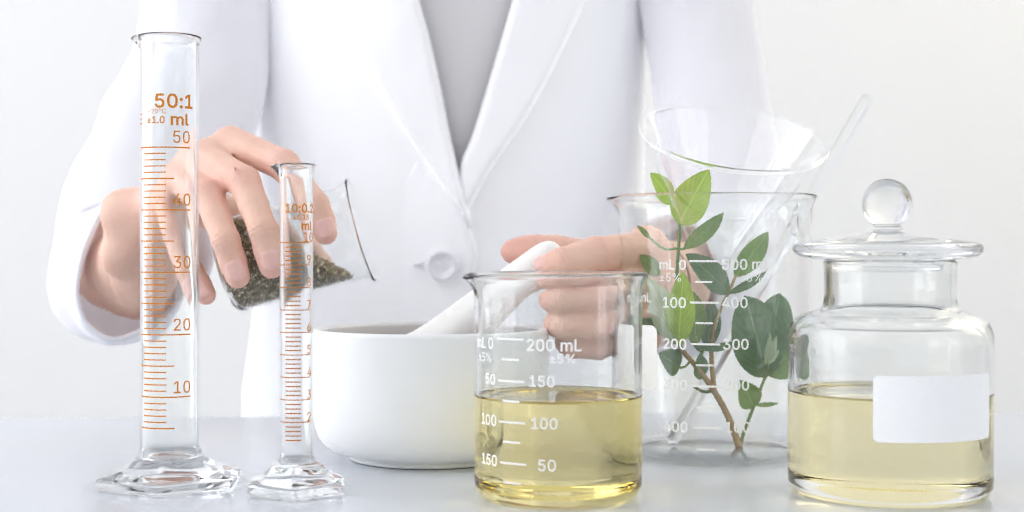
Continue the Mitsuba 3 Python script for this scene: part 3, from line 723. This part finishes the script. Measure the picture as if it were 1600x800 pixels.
# sleeves: tubes of cloth that end in a loose hem
def sleeve(pts, rad, sag, seed, hem_tilt=None):
    P = catmull([at(*q) for q in pts], 9); Rr = catmull(np.array(rad)[:, None] * np.ones((1, 2)), 9)[:, 0]
    t = np.gradient(P, axis=0); t /= np.linalg.norm(t, axis=1, keepdims=True)
    sides = 96; th = np.arange(sides) * 2 * np.pi / sides; rows = []
    s = np.concatenate([[0], np.cumsum(np.linalg.norm(np.diff(P, axis=0), axis=1))]) / .1
    up = np.array([0, 0, 1.0]); L = len(P)
    u = np.array([1.0, 0, 0])
    for k in range(L):
        u = u - t[k] * (u @ t[k]); u /= np.linalg.norm(u); w = np.cross(t[k], u)
        d = np.cos(th)[:, None] * u + np.sin(th)[:, None] * w
        q = np.stack([np.cos(th) * 1.1 + s[k] * .9, np.sin(th) * 1.1 + seed, np.full(sides, s[k] * 1.5)], -1)
        g = (.24 if seed == 3 else .17) * (meshkit.fbm(q, 3, seed) - .5) + .05 * np.sin(s[k] * 9 + 2.2 * np.sin(th + seed)) * np.clip((k / L - .3) * 2, 0, 1)
        r = Rr[k] * (1 + g)
        drop = np.clip((k / L - .6) / .4, 0, 1) * sag * np.clip(-d[:, 2] * .9 - (d[:, 0] * .45 if seed == 3 else 0), 0, 1) ** 2
        rows.append(P[k] + d * r[:, None] - np.array([.75 if seed == 3 else 0, 0, .85]) * drop[:, None])
    # turned-in hem: thickness and an inner face
    inner = []
    c = [r_.mean(0) for r_ in rows]
    for k in range(L - 1, max(L - 6, 0), -1):
        dd = rows[k] - c[k]; inner.append(c[k] + dd * (1 - .0032 / np.linalg.norm(dd, axis=1, keepdims=True)))
    mid = rows[-1] + t[-1] * .0022 - (rows[-1] - c[-1]) * .03
    allr = rows + [mid] + inner
    v = np.vstack(allr); f = []
    for k in range(len(allr) - 1):
        a = k * sides + np.arange(sides); b = k * sides + (np.arange(sides) + 1) % sides
        f += [np.stack([a, b, b + sides], 1), np.stack([a, b + sides, a + sides], 1)]
    return trimesh.Trimesh(v, np.vstack(f), process=False)
add('person__sleeve', sleeve([(352, -250, 1.03), (334, -70, .985), (318, 80, .955), (268, 215, .925), (210, 330, .895), (182, 410, .868), (206, 412, .835), (236, 392, .795)],
    [.062, .048, .044, .048, .044, .039, .037, .036], .024, 3), 'mat_sleeve', smooth=True)
add('person__sleeve_001', sleeve([(1050, -250, 1.03), (1078, -70, .985), (1100, 90, .955), (1122, 240, .92), (1132, 350, .885), (1115, 425, .845), (1075, 445, .805), (1040, 440, .778)],
    [.062, .043, .038, .039, .039, .037, .036, .036], .006, 8), 'mat_sleeve', smooth=True)

# body: one continuous mesh of torso, arms and hands, drawn out of a distance field of tapered bones
MM = .001
red_pts, nails = [], []
def chain(pts): return [(np.array(a[0]), np.array(b[0]), a[1], b[1]) for a, b in zip(pts[:-1], pts[1:])]
def finger(joints, rad, nail=None):
    """joints: MCP, PIP, DIP, tip as (px, py, d); rad: their radii in mm"""
    J = [at(*j) for j in joints]; r = [(x - .35) * MM for x in rad]
    creases.append((J[1], J[2] - J[0])); creases.append((J[2], J[3] - J[1]))
    pts = [(J[0], r[0]), (J[0] * .5 + J[1] * .5, (r[0] + r[1]) * .5 * .955), (J[1], r[1]), (J[1] * .5 + J[2] * .5, (r[1] + r[2]) * .5 * .96), (J[2], r[2]), (J[2] * .5 + J[3] * .5, r[2] * .97), (J[2] * .12 + J[3] * .88, r[3])]
    red_pts.append((J[1], .009, .55)); red_pts.append((J[2], .006, .25)); red_pts.append((J[3], .010, .6)); red_pts.append((J[0], .011, .35))
    if nail is not None:
        x = J[3] - J[2]; x /= np.linalg.norm(x); nrm = np.array(nail, float); nrm -= x * (nrm @ x); nrm /= np.linalg.norm(nrm)
        nails.append((J[2] * .34 + J[3] * .66, x, nrm, r[3] + .0009))
    return chain(pts)
# right hand (left in the picture), closed over the tilted beaker
R_F = [finger([(360, 222, .724), (444, 258, .694), (492, 320, .678), (511, 370, .682)], [9.0, 8.2, 7.3, 6.3], (.25, -1, .25)),
       finger([(314, 244, .718), (382, 284, .686), (411, 358, .671), (426, 424, .676)], [9.0, 8.3, 7.3, 6.5], (.3, -1, .1)),
       finger([(277, 276, .722), (326, 306, .690), (353, 376, .672), (374, 440, .677)], [8.8, 8.0, 7.1, 6.3], (.25, -1, .05)),
       finger([(244, 312, .734), (268, 364, .706), (299, 424, .694), (325, 466, .692)], [7.8, 6.9, 6.2, 5.5], (-.2, -1, .2)),
       chain([(at(232, 330, .768), .012), (at(318, 318, .770), .0110), (at(410, 362, .764), .0095), (at(480, 396, .750), .0085), (at(500, 412, .745), .0068)])]
W = at(220, 358, .764)
K = [at(358, 226, .728), at(312, 248, .724), at(275, 280, .728), at(244, 316, .740)]
R_P = []
for k, (a, r) in enumerate(zip(K, (.0088, .0092, .0090, .0082))):
    w0 = W + np.array([.008 - .006 * k, -.002, .009 - .0075 * k]); R_P.append((a + np.array([.002, .004, -.002]), w0, r, .0128))
R_P += chain([(K[0] + [0, .008, -.006], .008), (K[1] + [0, .007, -.004], .009), (K[2] + [0, .006, -.004], .009), (K[3] + [0, .004, -.002], .008)])
R_P += [(W, at(318, 318, .766), .014, .0105), (at(194, 332, .752), at(214, 362, .758), .0108, .0115), (at(194, 332, .752), at(244, 318, .744), .0105, .0080)]
arm_r = chain([(W, .0150), (at(226, 402, .785), .0220), (at(212, 422, .812), .0262), (at(184, 415, .862), .026), (at(252, 215, .925), .026), (at(328, -70, .99), .030), (at(360, -200, 1.03), .042)])
# left hand (right in the picture), closed round the pestle
L_F = [finger([(1008, 388, .706), (928, 398, .668), (880, 412, .658), (850, 424, .662)], [9.4, 8.9, 8.0, 6.6], (-.1, -.6, .8)),
       finger([(1010, 440, .702), (938, 462, .666), (880, 466, .660), (856, 466, .674)], [9.4, 8.5, 7.7, 6.8]),
       finger([(1008, 484, .704), (940, 506, .670), (886, 508, .664), (864, 506, .678)], [8.8, 8.0, 7.3, 6.5]),
       finger([(1000, 524, .710), (942, 541, .682), (898, 540, .676), (880, 534, .686)], [7.8, 7.0, 6.4, 5.6]),
       chain([(at(1010, 440, .735), .013), (at(935, 412, .724), .0115), (at(868, 398, .708), .0098), (at(822, 393, .702), .0090), (at(800, 393, .701), .0070)])]
red_pts += [(at(805, 393, .70), .014, .9), (at(848, 424, .662), .014, .5)]
W2 = at(1046, 440, .755)
K2 = [at(1008, 390, .710), at(1010, 440, .706), at(1008, 484, .708), at(1000, 524, .714)]
L_P = [(a, W2, r, .0165) for a, r in zip(K2, (.0105, .0105, .0100, .0088))] + chain([(k, .0095) for k in K2]) + [(at(945, 418, .722), at(985, 480, .722), .0105, .0105)]
arm_l = chain([(W2, .0175), (at(1062, 445, .79), .0215), (at(1110, 428, .840), .025), (at(1122, 240, .92), .026), (at(1080, -70, .99), .030), (at(1045, -200, 1.03), .042)])
cv_ = lambda *p: np.array(p, float)
trunk = chain([(cv_(XC, YC, -.30), .090), (cv_(XC, YC, .18), .090), (cv_(XC, YC, .31), .080)]) + chain([(cv_(XC, YC + .01, .32), .06), (cv_(XC, YC + .01, .48), .050)])
trunk += chain([(at(360, -200, 1.03), .042), (cv_(XC, YC, .33), .055), (at(1045, -200, 1.03), .042)])
def axis_of(lo, hi, fine, hf, hc):
    out, x = [], lo
    while x < hi:
        out.append(x); x += hf if any(a <= x < b for a, b in fine) else hc
    return np.array(out)
GX, GY, GZ = axis_of(-.36, .22, [(-.225, -.080), (.008, .110)], .00115, .007), axis_of(.640, 1.15, [(.645, .785)], .00115, .007), axis_of(-.44, .56, [(.042, .164)], .00115, .007)
def field(groups_k):
    """smooth union of groups of bones; groups_k: [(bones, k inside the group, k to what came before)]"""
    D = np.full((len(GX), len(GY), len(GZ)), .05, np.float32)
    for bones, ki, ko in groups_k:
        fingers = isinstance(bones[0], list); last = [len(b) for b in bones] if fingers else None; bones = sum(bones, []) if fingers else bones
        ends = set(np.cumsum(last)[:-1]) if fingers else set()
        lo = np.min([np.minimum(b[0], b[1]) - max(b[2], b[3]) for b in bones], 0) - .02; hi = np.max([np.maximum(b[0], b[1]) + max(b[2], b[3]) for b in bones], 0) + .02
        sl = tuple(slice(*np.searchsorted(g, (l, h))) for g, l, h in zip((GX, GY, GZ), lo, hi))
        X, Y, Z = np.meshgrid(GX[sl[0]].astype(np.float32), GY[sl[1]].astype(np.float32), GZ[sl[2]].astype(np.float32), indexing='ij')
        d, whole = None, None
        if fingers:         # skin webs the fingers together near the knuckles only
            roots = [bones[0]] + [bones[int(e)] for e in sorted(ends)]
            near = sum(np.exp(-((X - b[0][0]) ** 2 + (Y - b[0][1]) ** 2 + (Z - b[0][2]) ** 2) / (2 * .0095 ** 2)) for b in roots)
            kf = (.0016 + .0075 * np.clip(near, 0, 1)).astype(np.float32)
            def joined(p, q): h = np.clip(.5 + .5 * (p - q) / kf, 0, 1); return p * (1 - h) + q * h - kf * h * (1 - h)
        for nb, (a, b, ra, rb) in enumerate(bones):
            if nb in ends:      # the next finger begins: keep it apart from the one before
                whole = d if whole is None else joined(whole, d); d = None
            u = (b - a).astype(np.float32); q = max(float(u @ u), 1e-12)
            t = np.clip(((X - a[0]) * u[0] + (Y - a[1]) * u[1] + (Z - a[2]) * u[2]) / q, 0, 1)
            e = np.sqrt((X - a[0] - t * u[0]) ** 2 + (Y - a[1] - t * u[1]) ** 2 + (Z - a[2] - t * u[2]) ** 2) - (ra + (rb - ra) * t)
            if d is None: d = e
            else: h = np.clip(.5 + .5 * (d - e) / ki, 0, 1); d = d * (1 - h) + e * h - ki * h * (1 - h)
        d = d if whole is None else joined(whole, d)
        o = D[sl]; h = np.clip(.5 + .5 * (o - d) / ko, 0, 1); D[sl] = o * (1 - h) + d * h - ko * h * (1 - h)
    return D
def surface(D):
    """surface nets: one vertex per cell that the surface passes, one quad per crossed grid edge"""
    S = D < 0; c = [S[i:S.shape[0] - 1 + i, j:S.shape[1] - 1 + j, k:S.shape[2] - 1 + k] for i in (0, 1) for j in (0, 1) for k in (0, 1)]
    n = sum(x.astype(np.int8) for x in c); I, J, Kk = np.nonzero((n > 0) & (n < 8))
    num = np.full(n.shape, -1, np.int64); num[I, J, Kk] = np.arange(len(I))
    acc, cnt = np.zeros((len(I), 3)), np.zeros(len(I))
    off = [(i, j, k) for i in (0, 1) for j in (0, 1) for k in (0, 1)]
    for p in range(8):
        for q in range(p + 1, 8):
            if sum(abs(a - b) for a, b in zip(off[p], off[q])) != 1: continue
            ia, ib = [x + o for x, o in zip((I, J, Kk), off[p])], [x + o for x, o in zip((I, J, Kk), off[q])]
            da, db = D[tuple(ia)].astype(float), D[tuple(ib)].astype(float); m = (da < 0) != (db < 0); t = np.where(m, da / np.where(m, da - db, 1), 0)
            A = np.stack([GX[ia[0]], GY[ia[1]], GZ[ia[2]]], 1); Bb = np.stack([GX[ib[0]], GY[ib[1]], GZ[ib[2]]], 1)
            acc += m[:, None] * (A + (Bb - A) * t[:, None]); cnt += m
    v, F_ = acc / cnt[:, None], []
    for ax_ in range(3):
        s0 = [slice(None)] * 3; s1 = [slice(None)] * 3; s0[ax_] = slice(0, -1); s1[ax_] = slice(1, None)
        a, b = S[tuple(s0)], S[tuple(s1)]
        E = np.argwhere(a != b); u_, w_ = [(1, 2), (2, 0), (0, 1)][ax_]
        E = E[(E[:, u_] > 0) & (E[:, w_] > 0) & (E[:, u_] < n.shape[u_]) & (E[:, w_] < n.shape[w_])]
        def cell(du, dw): x = E.copy(); x[:, u_] += du; x[:, w_] += dw; return num[tuple(x.T)]
        q = np.stack([cell(-1, -1), cell(0, -1), cell(0, 0), cell(-1, 0)], 1); flip = ~a[tuple(E.T)]
        q[flip] = q[flip][:, ::-1]; F_.append(q)
    q = np.vstack(F_); return v, np.vstack([q[:, [0, 1, 2]], q[:, [0, 2, 3]]])
D = field([(trunk, .03, .001), (arm_r, .012, .012), (arm_l, .012, .012), (R_P, .008, .005), (L_P, .009, .010)] +
          [(R_F, .0016, .0055), (L_F, .0016, .0045)])
D = gaussian_filter(D, .9)
bv_, bf_ = surface(D)
bm = trimesh.Trimesh(bv_, bf_, process=False)
trimesh.smoothing.filter_taubin(bm, lamb=.5, nu=.52, iterations=6)
v = np.array(bm.vertices)
col = np.tile([.70, .455, .355], (len(v), 1))
g = meshkit.fbm(v * 60, 4, 3)[:, None] - .5
col = col * (1 + g * np.array([.12, .34, .38])); col[:, 0] *= 1.0
red = np.zeros(len(v))
for c, s, k in red_pts: red = np.maximum(red, k * np.exp(-((v - c) ** 2).sum(1) / (2 * s * s)))
col = col * (1 - red[:, None]) + np.array([.70, .375, .31]) * red[:, None]
add('person__body', bm, 'mat_skin', smooth=True, color=np.clip(col, 0, 1))
labels['person__body'] = {'label': 'bare hands and wrists'}
for k, (c, x, nrm, r) in enumerate(nails):
    s = np.cross(nrm, x); nu, nv = 13, 13; vv, ff = [], []
    for a in range(nu):
        for b in range(nv):
            p, q = 2 * a / (nu - 1) - 1, 2 * b / (nv - 1) - 1
            # squircle
            pp, qq = p * math.sqrt(1 - .36 * q * q), q * math.sqrt(1 - .36 * p * p)
            ang = pp * .88
            vv.append(c + x * (qq * .0054) + s * math.sin(ang) * (r + .00005) + nrm * (math.cos(ang) * (r * 1.02 + .00035 * (1 - max(abs(p), abs(q)) ** 6)) - .0006 * max(abs(p), abs(q)) ** 8))
    for a in range(nu - 1):
        for b in range(nv - 1):
            i = a * nv + b; ff += [[i, i + 1, i + nv + 1], [i, i + nv + 1, i + nv]]
    m = trimesh.Trimesh(vv, ff, process=False)
    if (m.face_normals @ nrm).mean() < 0: m.invert()
    add('person__fingernail' + ('_%03d' % k if k else ''), m, 'mat_nail', smooth=True)
tag('person', 'person in white coat with one button, tilting a herb beaker and holding the pestle', 'person')
